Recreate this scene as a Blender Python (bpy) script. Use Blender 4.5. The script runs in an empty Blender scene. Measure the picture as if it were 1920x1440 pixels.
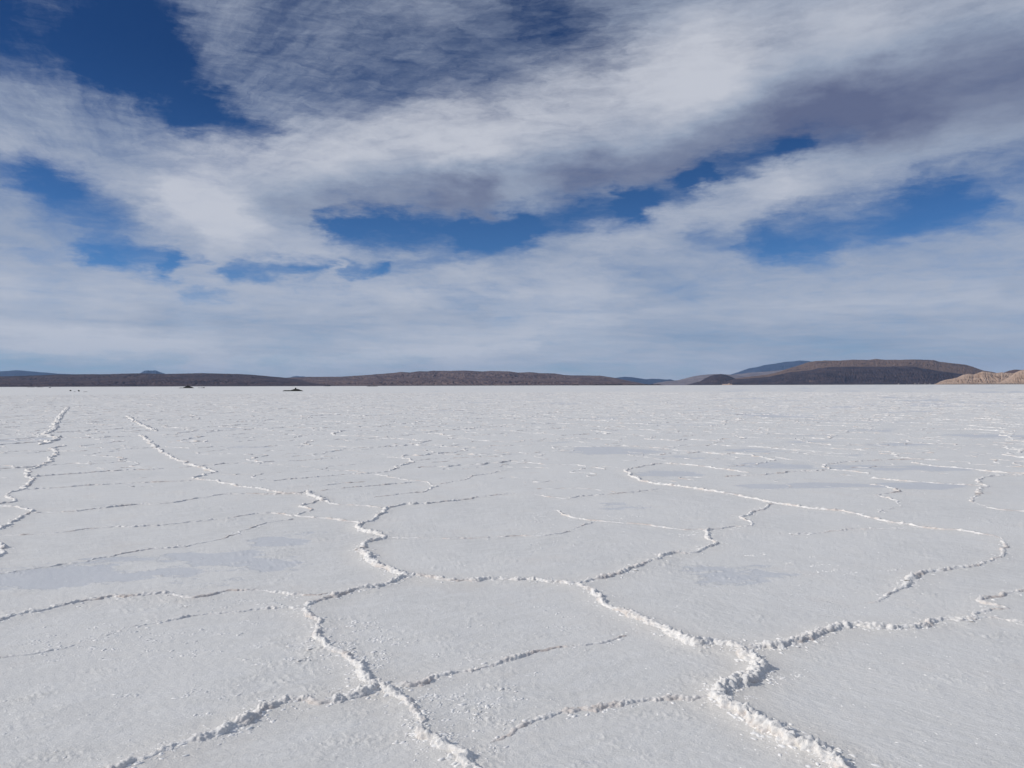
import bpy, math, random
import numpy as np

random.seed(7)
S = bpy.context.scene
COL = S.collection

# ------------------------------------------------------------------ camera
CAM_H = 1.6
F = 1450.0                                  # focal length in photo pixels (1920 wide)
PITCH = math.atan(2.7 / F)
ROLL = 0.0026
cam_data = bpy.data.cameras.new("camera")
cam = bpy.data.objects.new("camera", cam_data)
COL.objects.link(cam)
cam_data.sensor_width = 36.0
cam_data.lens = 36.0 * F / 1920.0
cam_data.clip_start = 0.1
cam_data.clip_end = 120000.0
cam.location = (0, 0, CAM_H)
cam.rotation_euler = (math.pi / 2 + PITCH, ROLL, 0)
S.camera = cam

# ------------------------------------------------------------------ light settings
SUN_EL = math.radians(32)
SUN_AZ = math.radians(-97)                  # clockwise from +Y: the sun stands to the left
SKY_STRENGTH = 0.1
S.view_settings.view_transform = 'Standard'
S.view_settings.look = 'None'
S.view_settings.gamma = 1.0
S.view_settings.exposure = 0.0
S.view_settings.use_curve_mapping = False
S.render.film_transparent = False
try:
    S.cycles.volume_bounces = 0
    S.cycles.volume_max_steps = 32
    S.cycles.max_bounces = 6
    S.cycles.diffuse_bounces = 3
    S.cycles.use_denoising = True
except Exception:
    pass


def horizon_y(px):
    return 720.2 + 0.0026 * px


def dir_of(px, py):
    """photo pixel -> azimuth, tan(elevation) of the direction (roll and pitch removed)"""
    x = (px - 960) / F
    z = (horizon_y(px) - py) / F
    return math.atan(x), z / math.hypot(1, x)


def ground(px, py):
    """photo pixel below the horizon -> point on the flat"""
    d = CAM_H * F / (py - horizon_y(px))
    return ((px - 960) / F * d, d)


# ------------------------------------------------------------------ node helpers
class NT:
    def __init__(self, tree):
        self.t = tree
        self.n = tree.nodes
        self.l = tree.links

    def node(self, kind, **kw):
        nd = self.n.new(kind)
        for k, v in kw.items():
            setattr(nd, k, v)
        return nd

    def put(self, sock, v):
        if isinstance(v, bpy.types.NodeSocket):
            self.l.new(v, sock)
        elif v is not None:
            sock.default_value = v

    def math(self, op, a, b=None, c=None, clamp=False):
        nd = self.node('ShaderNodeMath', operation=op, use_clamp=clamp)
        self.put(nd.inputs[0], a)
        if b is not None:
            self.put(nd.inputs[1], b)
        if c is not None:
            self.put(nd.inputs[2], c)
        return nd.outputs[0]

    def vec(self, op, a, b=None, out=0):
        nd = self.node('ShaderNodeVectorMath', operation=op)
        self.put(nd.inputs[0], a)
        if b is not None:
            if op == 'SCALE':
                self.put(nd.inputs['Scale'], b)
            else:
                self.put(nd.inputs[1], b)
        return nd.outputs[out]

    def comb(self, x, y, z=0.0):
        nd = self.node('ShaderNodeCombineXYZ')
        for i, v in enumerate((x, y, z)):
            self.put(nd.inputs[i], v)
        return nd.outputs[0]

    def sep(self, v):
        nd = self.node('ShaderNodeSeparateXYZ')
        self.put(nd.inputs[0], v)
        return nd.outputs[0], nd.outputs[1], nd.outputs[2]

    def noise(self, v, scale, detail=5.0, rough=0.5, dist=0.0, lac=2.0, out=0):
        nd = self.node('ShaderNodeTexNoise')
        self.put(nd.inputs['Vector'], v)
        nd.inputs['Scale'].default_value = scale
        nd.inputs['Detail'].default_value = detail
        nd.inputs['Roughness'].default_value = rough
        nd.inputs['Lacunarity'].default_value = lac
        nd.inputs['Distortion'].default_value = dist
        return nd.outputs[out]

    def remap(self, v, a, b, c=0.0, d=1.0, smooth=True):
        nd = self.node('ShaderNodeMapRange')
        nd.interpolation_type = 'SMOOTHSTEP' if smooth else 'LINEAR'
        nd.clamp = True
        self.put(nd.inputs[0], v)
        for i, q in enumerate((a, b, c, d)):
            self.put(nd.inputs[i + 1], q)
        return nd.outputs[0]

    def mix(self, f, a, b, mode='MIX'):
        nd = self.node('ShaderNodeMix', data_type='RGBA', blend_type=mode)
        self.put(nd.inputs[0], f)
        for s, v in ((nd.inputs[6], a), (nd.inputs[7], b)):
            if isinstance(v, tuple) and len(v) == 3:
                v = v + (1.0,)
            self.put(s, v)
        return nd.outputs[2]


# ------------------------------------------------------------------ sky: Nishita air with a procedural cloud sheet
world = bpy.data.worlds.new("World")
S.world = world
world.use_nodes = True
wt = world.node_tree
wt.nodes.clear()
W = NT(wt)
tc = W.node('ShaderNodeTexCoord')
sky = W.node('ShaderNodeTexSky', sky_type='NISHITA')
sky.sun_disc = False
sky.sun_elevation = SUN_EL
sky.sun_rotation = SUN_AZ
sky.altitude = 3400
sky.air_density = 1.0
sky.dust_density = 0.6
sky.ozone_density = 3.0
# the deep, slightly under-exposed blue of thin high-altitude air
hs = W.node('ShaderNodeHueSaturation')
hs.inputs['Saturation'].default_value = 1.15
hs.inputs['Value'].default_value = 0.85
wt.links.new(sky.outputs[0], hs.inputs['Color'])

D = tc.outputs['Generated']
dx, dy, dz = W.sep(D)
az = W.math('ARCTAN2', dx, dy)
hlen = W.math('SQRT', W.math('ADD', W.math('MULTIPLY', dx, dx), W.math('MULTIPLY', dy, dy)))
te = W.math('DIVIDE', dz, W.math('MAXIMUM', hlen, 0.05))
inv = W.math('DIVIDE', 1.0, W.math('ADD', W.math('MAXIMUM', dz, 0.0), 0.09))
Q = W.comb(W.math('MULTIPLY', dx, inv), W.math('MULTIPLY', dy, inv), 0.0)      # point on the cloud sheet
P0 = W.comb(az, te, 0.0)
# domain warp: coarse and fine
wc = W.noise(Q, 0.9, 4, 0.55, out=1)
wf = W.noise(Q, 3.6, 5, 0.6, out=1)
warp = W.vec('ADD', W.vec('SCALE', W.vec('SUBTRACT', wc, (0.5, 0.5, 0.5)), 0.10),
             W.vec('SCALE', W.vec('SUBTRACT', wf, (0.5, 0.5, 0.5)), 0.05))
te_fade = W.remap(te, 0.02, 0.30, 0.25, 1.0)
warp = W.vec('SCALE', warp, te_fade)
warp = W.vec('MULTIPLY', warp, (1.0, 0.62, 0.0))
wp = W.noise(W.vec('MULTIPLY', P0, (1.0, 2.2, 1.0)), 22.0, 6, 0.65, out=1)
wp_c = W.vec('MULTIPLY', W.vec('SUBTRACT', wp, (0.5, 0.5, 0.5)), (0.075, 0.040, 0.0))
warp = W.vec('ADD', warp, wp_c)
blue = W.mix(W.remap(te, 0.10, 0.42, 0.0, 1.0), (0.62, 0.82, 1.00), (0.22, 0.40, 0.60))
air = W.mix(1.0, hs.outputs[0], blue, 'MULTIPLY')
P = W.vec('ADD', P0, warp)

# a soft capsule a..b of radius r in azimuth / tan-elevation space, added to a running sum
def capsule(acc, strength, x0, y0, x1, y1, r, soft=0.6):
    a = dir_of(x0, y0)
    b = dir_of(x1, y1)
    bx, by = b[0] - a[0] + 1e-4, b[1] - a[1]
    half = math.hypot(bx, by) / 2
    mp = W.node('ShaderNodeMapping', vector_type='TEXTURE')
    W.put(mp.inputs['Vector'], P)
    mp.inputs['Location'].default_value = ((a[0] + b[0]) / 2, (a[1] + b[1]) / 2, 0)
    mp.inputs['Rotation'].default_value = (0, 0, math.atan2(by, bx))
    v = W.vec('ABSOLUTE', mp.outputs[0])
    v = W.vec('SUBTRACT', v, (half, 0, 0))
    v = W.vec('LENGTH', W.vec('MAXIMUM', v, (0.0, -9.0, 0.0)), out=1)
    mr = W.remap(v, max(0.0, r / F * (1 - soft * 1.5)), r / F * (1 + soft * 1.15), strength * 0.97, 0.0)
    return mr if acc is None else W.math('ADD', mr, acc)


def total(items):
    acc = None
    for it in items:
        acc = capsule(acc, *it)
    return acc


# blue openings: strength, from, to, radius, softness
holes = total([
    (1.05, -200, -40, 230, 50, 100, 0.4), (0.85, 200, 80, 350, 180, 58, 0.6), (0.55, 350, 195, 480, 250, 26, 0.8),
    (0.80, 100, 335, 200, 400, 50, 0.7), (0.40, -60, 300, 120, 330, 30, 0.8),
    (0.95, 190, 470, 320, 484, 26, 0.5), (0.30, 60, 462, 130, 470, 18, 0.7), (0.5, 330, 490, 390, 484, 9, 0.8),
    (0.85, 440, 505, 600, 496, 17, 0.6), (0.75, 650, 497, 720, 503, 12, 0.8), (0.4, 720, 505, 880, 480, 13, 0.8),
    (0.95, 640, 425, 980, 445, 36, 0.6), (0.70, 620, 400, 860, 396, 18, 0.8),
    (0.98, 880, 425, 1200, 388, 34, 0.6), (0.80, 1190, 372, 1300, 335, 24, 0.8),
    (0.95, 1290, 322, 1490, 270, 26, 0.7), (0.50, 1480, 272, 1600, 255, 18, 0.9),
    (0.85, 1450, 442, 1800, 375, 44, 0.7), (0.42, 1300, 450, 1560, 470, 24, 0.8), (0.50, 1750, 345, 1960, 300, 38, 0.8),
    (0.30, 1700, 430, 1960, 390, 28, 0.8),
    (0.50, 350, 545, 400, 540, 13, 0.9), (0.22, 540, 540, 640, 530, 10, 0.9),
    (0.50, 480, 60, 1000, 60, 150, 0.85), (0.34, 1020, -20, 1120, 90, 55, 0.8), (0.22, 620, 190, 900, 170, 60, 0.9),
    (0.25, 180, 160, 420, 280, 70, 0.8),
    (0.30, -50, 678, 330, 680, 16, 0.8), (0.26, 430, 690, 820, 668, 12, 0.8), (0.20, 900, 700, 1300, 690, 14, 0.8),
])
# thick, bright cloud
bright = total([
    (0.20, 400, 320, 1380, 110, 95, 0.8),
    (0.30, 400, 325, 860, 255, 62, 0.95), (0.34, 860, 255, 1300, 130, 66, 0.95),
    (0.28, 1300, 120, 1600, 70, 80, 0.8), (0.24, 1600, 50, 1950, 0, 65, 0.8), (0.45, 350, 380, 440, 400, 42, 0.8),
    (0.22, 1140, 440, 1460, 350, 40, 0.8), (0.22, 1460, 340, 1920, 250, 45, 0.8), (0.20, 430, 440, 620, 455, 35, 0.8),
    (0.20, 0, 270, 250, 330, 28, 0.8), (0.14, 250, 500, 1100, 560, 60, 0.9), (0.18, -20, 560, 200, 620, 50, 0.9),
    (0.16, 0, 640, 400, 650, 16, 0.9), (0.16, 300, 690, 1000, 648, 10, 0.9),
])
# thick cloud seen from its shaded side
grey = total([
    (0.70, 480, 368, 900, 352, 34, 0.85), (0.40, 860, 355, 1260, 315, 40, 0.8), (0.45, 1080, 325, 1440, 240, 46, 0.9),
    (0.85, 1560, 180, 1980, 165, 90, 0.8), (0.30, 1400, 170, 1600, 150, 40, 0.9), (0.30, 1350, 240, 1700, 230, 50, 0.9),
    (0.24, 0, 590, 300, 600, 26, 0.9), (0.26, 420, 600, 900, 590, 20, 0.9), (0.30, 1200, 620, 1950, 640, 60, 0.9),
    (0.25, 1880, 540, 1960, 530, 22, 0.8),
])

# textures on the sheet: fibres fanning out of the point where the bands converge, soft lumps, low far layers
ca_, ct_ = dir_of(330, 430)
fx_, fy_, _ = W.sep(W.vec('SUBTRACT', W.vec('ADD', P0, W.vec('SCALE', wp_c, 0.40)), (ca_, ct_, 0.0)))
th_ = W.math('ARCTAN2', fy_, fx_)
rad_ = W.math('SQRT', W.math('ADD', W.math('MULTIPLY', fx_, fx_), W.math('MULTIPLY', fy_, fy_)))
lr_ = W.math('LOGARITHM', W.math('ADD', rad_, 0.02), 2.718)
bend = W.math('ADD', th_, W.math('MULTIPLY', lr_, 0.22))
fib = W.noise(W.comb(W.math('MULTIPLY', bend, 6.0), W.math('MULTIPLY', lr_, 1.5), 2.0), 1.0, 8, 0.60, 0.5)
fibf = W.noise(W.comb(W.math('MULTIPLY', bend, 26.0), W.math('MULTIPLY', lr_, 5.0), 7.0), 1.0, 7, 0.66, 0.4)
core = W.math('MAXIMUM', W.remap(rad_, 0.18, 0.06), W.remap(te, 0.12, 0.06))
core = W.math('MAXIMUM', core, W.math('MULTIPLY', W.remap(te, 0.215, 0.165), W.remap(W.math('ABSOLUTE', fx_), 0.32, 0.14)))
keep = W.math('SUBTRACT', 1.0, core)
fib = W.math('MULTIPLY', W.math('SUBTRACT', fib, 0.5), keep)
fibf = W.math('MULTIPLY', W.math('SUBTRACT', fibf, 0.5), keep)
low = W.remap(te, 0.05, 0.20, 1.0, 0.0)
high = W.math('SUBTRACT', 1.0, W.math('MULTIPLY', low, 0.75))
lump = W.math('MULTIPLY', W.math('SUBTRACT', W.noise(Q, 6.0, 7, 0.60), 0.5), high)
lump2 = W.math('MULTIPLY', W.math('SUBTRACT', W.noise(Q, 1.6, 6, 0.55), 0.5), high)
puff = W.math('SUBTRACT', W.noise(W.vec('ADD', W.vec('MULTIPLY', P0, (1.0, 1.9, 1.0)), W.vec('SCALE', wc, 0.12)), 10.0, 9, 0.64, 0.4), 0.5)
shred = W.math('SUBTRACT', W.noise(W.vec('ADD', W.vec('MULTIPLY', P0, (1.0, 3.6, 1.0)), W.vec('SCALE', wp_c, 1.2)), 19.0, 8, 0.70, 0.6), 0.5)
lowband = W.math('MULTIPLY', W.math('SUBTRACT', W.noise(W.comb(W.math('MULTIPLY', az, 3.6), W.math('MULTIPLY', te, 26.0), 3.1), 1.0, 7, 0.56, 0.5), 0.5), low)

lowf = W.math('MULTIPLY', W.math('SUBTRACT', W.noise(W.comb(W.math('MULTIPLY', az, 9.0), W.math('MULTIPLY', W.math('ADD', te, W.math('MULTIPLY', az, 0.03)), 95.0), 5.5), 1.0, 8, 0.68, 0.8), 0.5), low)

cov = W.math('SUBTRACT', 0.66, holes)
for v_, a_ in ((bright, 0.55), (grey, 0.30), (fib, 0.62), (fibf, 0.45), (puff, 0.62), (shred, 1.0), (lump, 0.12), (lump2, 0.30), (lowband, 1.0), (lowf, 0.6), (low, 0.18)):
    cov = W.math('MULTIPLY_ADD', v_, a_, cov)
cover = W.remap(cov, -0.45, 1.12, 0.0, 0.95)

lum = W.math('MULTIPLY_ADD', bright, 0.90, 0.50)
for v_, a_ in ((grey, -0.50), (fib, 0.28), (fibf, 0.10), (puff, 0.26), (lump, 0.10), (lowband, 0.85), (lowf, 0.36), (low, 0.27)):
    lum = W.math('MULTIPLY_ADD', v_, a_, lum)
lum = W.math('MULTIPLY', lum, 1.0, clamp=True)
# cloud radiance (divided by the strength the background multiplies with)
k = 1.0 / SKY_STRENGTH
cr = W.node('ShaderNodeValToRGB')
cr.color_ramp.elements[0].position = 0.0
cr.color_ramp.elements[0].color = (0.125, 0.150, 0.255, 1)
cr.color_ramp.elements[1].position = 1.0
cr.color_ramp.elements[1].color = (0.57, 0.595, 0.665, 1)
e = cr.color_ramp.elements.new(0.5)
e.color = (0.335, 0.39, 0.50, 1)
W.put(cr.inputs[0], lum)
ccol = W.vec('SCALE', cr.outputs[0], k)
final = W.mix(cover, air, ccol)
bg = W.node('ShaderNodeBackground')
wt.links.new(final, bg.inputs['Color'])
bg.inputs['Strength'].default_value = SKY_STRENGTH
wo = W.node('ShaderNodeOutputWorld')
wt.links.new(bg.outputs[0], wo.inputs['Surface'])
world.cycles.sampling_method = 'MANUAL'
world.cycles.sample_map_resolution = 512

# ------------------------------------------------------------------ sun
sl = bpy.data.lights.new("sun", 'SUN')
sl.energy = 3.15
sl.angle = math.radians(0.5)
sl.color = (1.0, 0.955, 0.895)
so = bpy.data.objects.new("sun", sl)
COL.objects.link(so)
sv = np.array([math.sin(SUN_AZ) * math.cos(SUN_EL), math.cos(SUN_AZ) * math.cos(SUN_EL), math.sin(SUN_EL)])
import mathutils
so.rotation_euler = mathutils.Vector(sv).to_track_quat('Z', 'Y').to_euler()


# ------------------------------------------------------------------ numpy noise
def _h(i, j, k=0, seed=0):
    n = (i.astype(np.int64) * 374761393 + j.astype(np.int64) * 668265263
         + np.asarray(k).astype(np.int64) * 2147483647 + seed * 974711) & 0xFFFFFFFF
    n = ((n ^ (n >> 13)) * 1274126177) & 0xFFFFFFFF
    n = ((n ^ (n >> 16)) * 2246822519) & 0xFFFFFFFF
    return ((n ^ (n >> 15)) & 0xFFFFFF) / float(0xFFFFFF)


def vn2(x, y, seed=0):
    xi, yi = np.floor(x), np.floor(y)
    fx, fy = x - xi, y - yi
    ux, uy = fx * fx * fx * (fx * (fx * 6 - 15) + 10), fy * fy * fy * (fy * (fy * 6 - 15) + 10)
    r = 0
    for a in (0, 1):
        for b in (0, 1):
            hsh = _h(xi + a, yi + b, 0, seed) * 6.2831853
            gr = np.cos(hsh) * (fx - a) + np.sin(hsh) * (fy - b)
            r = r + gr * (ux if a else 1 - ux) * (uy if b else 1 - uy)
    return r * 1.4


def fbm2(x, y, octv=4, seed=0, gain=0.5):
    r, a, s = 0, 1.0, 1.0
    for o in range(octv):
        r = r + a * vn2(x * s + o * 17.3, y * s - o * 9.1, seed + o)
        a *= gain
        s *= 2.03
    return r


def vn3(x, y, z, seed=0):
    xi, yi, zi = np.floor(x), np.floor(y), np.floor(z)
    fx, fy, fz = x - xi, y - yi, z - zi
    u = [f * f * (3 - 2 * f) for f in (fx, fy, fz)]
    r = 0
    for a in (0, 1):
        for b in (0, 1):
            for c in (0, 1):
                w = (u[0] if a else 1 - u[0]) * (u[1] if b else 1 - u[1]) * (u[2] if c else 1 - u[2])
                r = r + w * _h(xi + a, yi + b, zi + c, seed)
    return r * 2 - 1


def worley3(x, y, z, seed=0):
    xi, yi, zi = np.floor(x), np.floor(y), np.floor(z)
    best = np.full(x.shape, 9.0)
    for a in (-1, 0, 1):
        for b in (-1, 0, 1):
            for c in (-1, 0, 1):
                cx, cy, cz = xi + a, yi + b, zi + c
                px = cx + _h(cx, cy, cz, seed)
                py = cy + _h(cx, cy, cz, seed + 11)
                pz = cz + _h(cx, cy, cz, seed + 23)
                best = np.minimum(best, (px - x) ** 2 + (py - y) ** 2 + (pz - z) ** 2)
    return np.sqrt(best)


# ------------------------------------------------------------------ object helpers
def mesh_from(name, co, quads, mat, parent=None, smooth=True, tris=None):
    co = np.asarray(co, dtype=np.float32)
    me = bpy.data.meshes.new(name)
    quads = np.asarray(quads, dtype=np.int32).reshape(-1, 4) if quads is not None else np.zeros((0, 4), np.int32)
    tris = np.asarray(tris, dtype=np.int32).reshape(-1, 3) if tris is not None else np.zeros((0, 3), np.int32)
    me.vertices.add(len(co))
    me.vertices.foreach_set("co", co.ravel())
    loops = np.concatenate([quads.ravel(), tris.ravel()])
    me.loops.add(len(loops))
    me.loops.foreach_set("vertex_index", loops)
    nf = len(quads) + len(tris)
    starts = np.concatenate([np.arange(len(quads)) * 4, len(quads) * 4 + np.arange(len(tris)) * 3]).astype(np.int32)
    me.polygons.add(nf)
    me.polygons.foreach_set("loop_start", starts)
    me.update(calc_edges=True)
    me.validate()
    if smooth:
        me.polygons.foreach_set("use_smooth", np.ones(len(me.polygons), dtype=bool))
    if mat:
        me.materials.append(mat)
    o = bpy.data.objects.new(name, me)
    COL.objects.link(o)
    if parent is not None:
        o.parent = parent
    return o


def add_attr(o, name, vals):
    a = o.data.attributes.new(name, 'FLOAT', 'POINT')
    a.data.foreach_set("value", np.asarray(vals, dtype=np.float32).ravel())


def grid_quads(nu, nv, off=0):
    i = np.arange(nu - 1)[:, None] * nv + np.arange(nv - 1)[None, :] + off
    return np.stack([i, i + nv, i + nv + 1, i + 1], -1).reshape(-1, 4)


def tag(o, label=None, cat=None, kind=None, group=None):
    if label:
        o['label'] = label
    if cat:
        o['category'] = cat
    if kind:
        o['kind'] = kind
    if group:
        o['group'] = group
    return o


def new_mat(name):
    m = bpy.data.materials.new(name)
    m.use_nodes = True
    m.node_tree.nodes.clear()
    M = NT(m.node_tree)
    bs = M.node('ShaderNodeBsdfPrincipled')
    out = M.node('ShaderNodeOutputMaterial')
    M.l.new(bs.outputs[0], out.inputs[0])
    return m, M, bs


# ------------------------------------------------------------------ materials
def salt_material(ridge):
    m, M, bs = new_mat("ridge_salt" if ridge else "flat_salt")
    geo = M.node('ShaderNodeNewGeometry')
    pos = geo.outputs['Position']
    n_big = M.noise(pos, 0.55, 4, 0.55)
    n_mid = M.noise(pos, 3.0, 5, 0.6)
    rot = M.node('ShaderNodeMapping')
    M.put(rot.inputs['Vector'], M.vec('ADD', pos, M.vec('SCALE', M.noise(pos, 1.2, 3, 0.5, out=1), 0.30)))
    rot.inputs['Rotation'].default_value = (0, 0, math.radians(-34))
    streak_v = M.vec('MULTIPLY', rot.outputs[0], (0.42, 1.7, 1.0))
    rot2 = M.node('ShaderNodeMapping')
    M.put(rot2.inputs['Vector'], M.vec('ADD', pos, M.vec('SCALE', M.noise(pos, 1.2, 3, 0.5, out=1), 0.25)))
    rot2.inputs['Rotation'].default_value = (0, 0, math.radians(48))
    streak_r = M.vec('MULTIPLY', rot2.outputs[0], (0.42, 1.8, 1.0))
    px_ = M.sep(pos)[0]
    rside = M.remap(px_, 0.2, 1.6)
    n_str = M.math('ADD', M.math('MULTIPLY', M.noise(streak_v, 9.0, 6, 0.65), M.math('SUBTRACT', 1.0, rside)),
                   M.math('MULTIPLY', M.noise(streak_r, 9.0, 6, 0.65), rside))
    n_fine = M.noise(pos, 95.0, 5, 0.7)
    if ridge:
        n_r = M.noise(pos, 22.0, 5, 0.6)
        col = M.mix(M.remap(n_r, 0.35, 0.75), (0.79, 0.765, 0.73), (0.84, 0.825, 0.80))
        z = M.sep(pos)[2]
        stain_shade = M.math('MULTIPLY', M.remap(n_mid, 0.45, 0.66), M.remap(z, 0.050, 0.0, 0.0, 0.85))  # tan dirt low on the ridge, its colour also warming the shaded feet
        col = M.mix(stain_shade, col, (0.60, 0.515, 0.455))
        bump_h = M.math('ADD', M.math('MULTIPLY', n_fine, 0.5), M.noise(pos, 190.0, 3, 0.6))
        bdist, bstr = 0.004, 0.9
        bs.inputs['Roughness'].default_value = 0.62
    else:
        damp_a = M.node('ShaderNodeAttribute', attribute_name="damp").outputs['Fac']
        warm_a = M.node('ShaderNodeAttribute', attribute_name="warm").outputs['Fac']
        base = M.mix(M.remap(n_big, 0.3, 0.7), (0.69, 0.678, 0.648), (0.765, 0.748, 0.712))
        base = M.mix(M.remap(n_str, 0.36, 0.66, 0.0, 0.75), base, (0.785, 0.772, 0.745))
        base = M.mix(M.remap(n_fine, 0.56, 0.68, 0.0, 0.75), base, (0.87, 0.85, 0.825))
        base = M.mix(M.remap(n_fine, 0.44, 0.30, 0.0, 0.55), base, (0.56, 0.545, 0.52))
        base = M.mix(M.math('MULTIPLY', warm_a, 0.75), base, (0.75, 0.695, 0.62))
        base = M.mix(M.remap(M.noise(pos, 1.1, 6, 0.7), 0.52, 0.72, 0.0, 0.30), base, (0.68, 0.625, 0.565))
        # damp, bluish patches with ragged, stepped edges
        far = M.vec('LENGTH', pos, out=1)
        pat_v = M.vec('MULTIPLY', pos, (0.42, 1.0, 1.0))
        pat = M.noise(M.vec('ADD', pat_v, M.vec('SCALE', M.noise(pos, 2.2, 4, 0.6, out=1), 0.35)), 0.42, 7, 0.62)
        edge = M.noise(M.vec('MULTIPLY', pos, (0.6, 1.0, 1.0)), 2.4, 8, 0.66)
        fld = M.math('ADD', damp_a, M.math('MULTIPLY', M.math('SUBTRACT', edge, 0.5), 2.0))
        fld = M.math('ADD', fld, M.math('MULTIPLY', M.math('SUBTRACT', pat, 0.5), 2.0))
        dmask = M.remap(fld, 0.36, 0.50)
        damp_col = M.mix(n_mid, (0.575, 0.59, 0.615), (0.625, 0.632, 0.645))
        col = M.mix(M.math('MULTIPLY', dmask, 0.72), base, damp_col)
        rough = M.math('SUBTRACT', 0.62, M.math('MULTIPLY', dmask, 0.16))
        M.put(bs.inputs['Roughness'], rough)
        micro = M.noise(M.vec('MULTIPLY', pos, (0.7, 1.3, 1.0)), 38.0, 6, 0.68)
        crust_v = M.math('ADD', M.math('MULTIPLY', M.noise(streak_v, 24.0, 6, 0.7), M.math('SUBTRACT', 1.0, rside)),
                         M.math('MULTIPLY', M.noise(streak_r, 24.0, 6, 0.7), rside))
        bump_h = M.math('ADD', M.math('MULTIPLY', micro, 0.45), M.math('MULTIPLY', crust_v, 0.75))
        bump_h = M.math('ADD', bump_h, M.math('MULTIPLY', n_fine, 0.55))
        bump_h = M.math('MULTIPLY', bump_h, M.math('SUBTRACT', 1.0, M.math('MULTIPLY', dmask, 0.6)))
        # the pan farther out is smoother than the crust close to the edge
        bump_h = M.math('MULTIPLY', bump_h, M.remap(far, 20.0, 110.0, 1.0, 0.3))
        bdist, bstr = 0.011, 0.75
    M.put(bs.inputs['Base Color'], col)
    bs.inputs['Specular IOR Level'].default_value = 0.45
    bp = M.node('ShaderNodeBump')
    bp.inputs['Strength'].default_value = bstr
    bp.inputs['Distance'].default_value = bdist
    M.put(bp.inputs['Height'], bump_h)
    M.l.new(bp.outputs[0], bs.inputs['Normal'])
    return m


SALT = salt_material(False)
RIDGE = salt_material(True)
CRUMB, MC, bsc = new_mat("white_salt")
bsc.inputs['Base Color'].default_value = (0.86, 0.84, 0.81, 1)
bsc.inputs['Roughness'].default_value = 0.5


def rock_material(name, c0, c1, c2=None, scale=0.002, stripe=None, rough=0.95, bump=0.0):
    """c0..c1 mottled rock, c2 on the faces marked by the attribute 'top'"""
    m, M, bs = new_mat(name)
    pos = M.node('ShaderNodeNewGeometry').outputs['Position']
    n1 = M.noise(M.vec('MULTIPLY', pos, (1.0, 1.0, 4.0)), scale * 1.7, 7, 0.68)
    v = M.vec('MULTIPLY', pos, (1.0, 0.6, 1.6))
    n2 = M.noise(v, scale * 4.5, 5, 0.6)
    f = M.math('ADD', M.math('MULTIPLY', n1, 0.5), M.math('MULTIPLY', n2, 0.5))
    col = M.mix(M.remap(f, 0.38, 0.62), c0, c1)
    if c2 is not None:
        top = M.node('ShaderNodeAttribute', attribute_name="top").outputs['Fac']
        col = M.mix(M.remap(M.math('ADD', top, M.math('MULTIPLY', M.math('ADD', M.math('SUBTRACT', n2, 0.5), M.math('SUBTRACT', n1, 0.55)), 2.2)), 0.35, 0.75), col, c2)
    M.put(bs.inputs['Base Color'], col)
    bs.inputs['Roughness'].default_value = rough
    bs.inputs['Specular IOR Level'].default_value = 0.1
    if bump:
        bp = M.node('ShaderNodeBump')
        bp.inputs['Strength'].default_value = 1.0
        bp.inputs['Distance'].default_value = bump
        M.put(bp.inputs['Height'], M.math('ADD', n1, n2))
        M.l.new(bp.outputs[0], bs.inputs['Normal'])
    return m


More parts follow.
